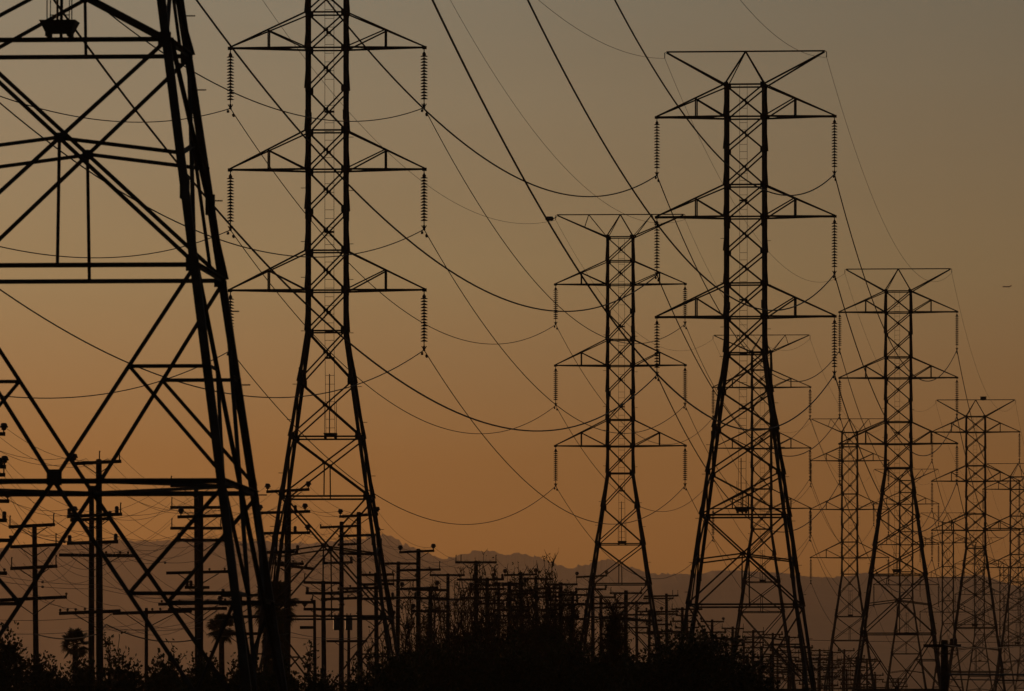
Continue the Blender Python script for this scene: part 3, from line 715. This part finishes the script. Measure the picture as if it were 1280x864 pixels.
def sapling(px, top, hwpx, Y, label, seed):
    rnd = random.Random(seed); s = ppm(Y); b = at(px, HOR, Y); H = CH + (HG - top) / s; W = hwpx / s
    root = thing('sapling', (b.x, Y, G(Y)), label, 'sapling', 'thin saplings above the bushes'); wb, lf = MB(), MB()
    limb(wb, Vector((0, 0, 0)), Vector((.1, 0, H * .75)), .06, .03, rnd, .02, 6)
    for i in range(7):
        p = Vector((.07, 0, H * rnd.uniform(.6, .8))); q = Vector((rnd.uniform(-1, 1) * W, rnd.uniform(-.5, .5), H * rnd.uniform(.82, 1)))
        pts = limb(wb, p, q, .028, .012, rnd, .08, 4)
        for v in pts[2:]:
            for _ in range(5): leaf_quad(lf, v + Vector((rnd.gauss(0, .1), rnd.gauss(0, .1), rnd.gauss(0, .1))), Vector((rnd.uniform(-1, 1), rnd.uniform(-1, 1), rnd.uniform(-.5, 1))), .05, rnd.uniform(.14, .24), rnd)
    obj('branch', wb.mesh('branch', BARK), root); obj('foliage', lf.mesh('foliage', LEAF), root)
sapling(138, 790, 16, 440, 'thin sapling with loose leaf clumps just right of the tallest pole', 1)
sapling(212, 803, 20, 445, 'low sapling left of the pair of poles', 2)
sapling(384, 806, 8, 470, 'tiny upright sapling at the foot of the short hooked pole', 3)
sapling(456, 812, 18, 470, 'loose sapling below the second tower', 4)

def palm(px, cy, rpx, Y, label, seed, skirt, nf=46):
    rnd = random.Random(seed); s = ppm(Y); b = at(px, HOR, Y); zc = CH + (HG - cy) / s; rad = rpx / s
    root = thing('fan_palm', (b.x, Y, G(Y)), label, 'palm tree', 'fan palms')
    t = MB(); t.tube([(0, 0, 0), (.05, 0, zc * .4), (0, 0, zc * .8), (0, 0, zc)], [.28, .2, .18, .16], 10); obj('trunk', t.mesh('trunk', BARK), root)
    def fan(mb, o, d, pet, fr, up):
        d = d.normalized(); e = o + d * pet
        mb.tube([o, e], .018, 4)
        side = d.cross(up); side = side.normalized() if side.length > .01 else Vector((1, 0, 0))
        n = 15
        for i in range(n):
            a = R(lerp(-115, 115, i / (n - 1))); v = (d * math.cos(a) + side * math.sin(a)).normalized(); l = fr * (1 - .22 * (abs(a) / R(115)) ** 2) * rnd.uniform(.85, 1.05)
            wv = d.cross(v) if abs(a) > .1 else up; tang = (side * math.cos(a) - d * math.sin(a)) * fr * .075
            tip = e + v * l + Vector((0, 0, -l * .12 - rnd.uniform(0, .12) * l))
            mb.add([e, e + v * l * .6 + tang, tip, e + v * l * .6 - tang], [(0, 1, 2, 3)])
    c = MB()
    for i in range(nf):
        az = rnd.uniform(0, 6.28); el = R(rnd.uniform(-58, 85)); d = Vector((math.cos(az) * math.cos(el), math.sin(az) * math.cos(el), math.sin(el)))
        fan(c, Vector((0, 0, zc)) + d * .1, d, rad * rnd.uniform(.35, .55), rad * rnd.uniform(.40, .55), Vector((rnd.uniform(-.4, .4), rnd.uniform(-.4, .4), 1)))
    obj('crown', c.mesh('crown', PALM), root)
    if skirt:
        k = MB()
        for i in range(nf * 2):
            az = rnd.uniform(0, 6.28); z0 = zc - rnd.uniform(0, skirt) ; d = Vector((math.cos(az) * .45, math.sin(az) * .45, -1))
            fan(k, Vector((math.cos(az) * .15, math.sin(az) * .15, z0)), d, rad * .4, rad * .5, Vector((math.cos(az), math.sin(az), .3)))
        obj('frond_skirt', k.mesh('frond_skirt', SKIRT), root)
palm(94, 805, 21, 640, 'small fan palm left of the tallest pole', 1, 0, 64)
palm(277, 786, 22, 640, 'small fan palm between the pair of poles and the largest tower leg', 2, 0, 70)
palm(344, 757, 34, 640, 'big shaggy fan palm with a hanging skirt in front of the second tower left foot', 3, 3.4, 90)

# ------------------------------------------------------------------ aircraft
def aircraft():
    Y = 14000; c = at(1258.5, 358.6, Y)
    root = thing('aeroplane', c, 'tiny aeroplane flying in the open sky near the right edge', 'aeroplane')
    root.scale = (1.1, 1.1, 1.1)
    f = MB(); f.tube([(-5.6, 0, -.1), (-5.2, 0, 0), (-4.2, 0, .1), (3, 0, .1), (5, 0, .35), (5.8, 0, .5)], [.1, .5, .75, .75, .4, .12], 12, True, (0, 1, 0)); obj('fuselage', f.mesh('fuselage', PLANE), root)
    for s in (-1, 1):
        w = MB(); w.add([(-1.2, s * .4, -.4), (1.2, s * .4, -.4), (2.2, s * 6, .0), (1.3, s * 6, .0), (-1.2, s * .4, -.15), (1.2, s * .4, -.2), (2.2, s * 6, .1), (1.3, s * 6, .1)],
                        [(0, 1, 2, 3), (7, 6, 5, 4), (0, 4, 5, 1), (1, 5, 6, 2), (2, 6, 7, 3), (3, 7, 4, 0)]); obj('wing', w.mesh('wing', PLANE), root)
        e = MB(); e.tube([(1.6, s * 1.1, .5), (1.9, s * 1.1, .5), (3.6, s * 1.1, .55)], [.3, .38, .22], 8, True, (0, 1, 0)); obj('engine', e.mesh('engine', PLANE), root)
    t = MB(); t.add([(3.9, -.08, .4), (5.6, -.08, .5), (6.2, -.05, 2.3), (5.3, -.05, 2.3), (3.9, .08, .4), (5.6, .08, .5), (6.2, .05, 2.3), (5.3, .05, 2.3)],
                    [(0, 1, 2, 3), (7, 6, 5, 4), (0, 4, 5, 1), (1, 5, 6, 2), (2, 6, 7, 3), (3, 7, 4, 0)]); obj('tail_fin', t.mesh('tail_fin', PLANE), root)
    h = MB(); h.box((5.7, 0, 2.25), 1.0, 4.0, .1); obj('tailplane', h.mesh('tailplane', PLANE), root)
aircraft()

# ------------------------------------------------------------------ haze: one even body of air round everything
def haze():
    mb = MB(); lo, hi = G(-700) - 1, 1860; mb.box((0, 17000, (lo + hi) / 2), 16000, 35600, hi - lo)
    m = bpy.data.materials.new('haze'); m.use_nodes = True; n = m.node_tree.nodes
    n.remove(n['Principled BSDF']); v = n.new('ShaderNodeVolumePrincipled'); m.node_tree.links.new(v.outputs['Volume'], n['Material Output'].inputs['Volume'])
    v.inputs['Color'].default_value = (1, .83, .66, 1); v.inputs['Density'].default_value = 1.5e-5; v.inputs['Anisotropy'].default_value = .75
    v.inputs['Density Attribute'].default_value = ''
    tag(obj('haze', mb.mesh('haze', m)), kind='stuff')
haze()
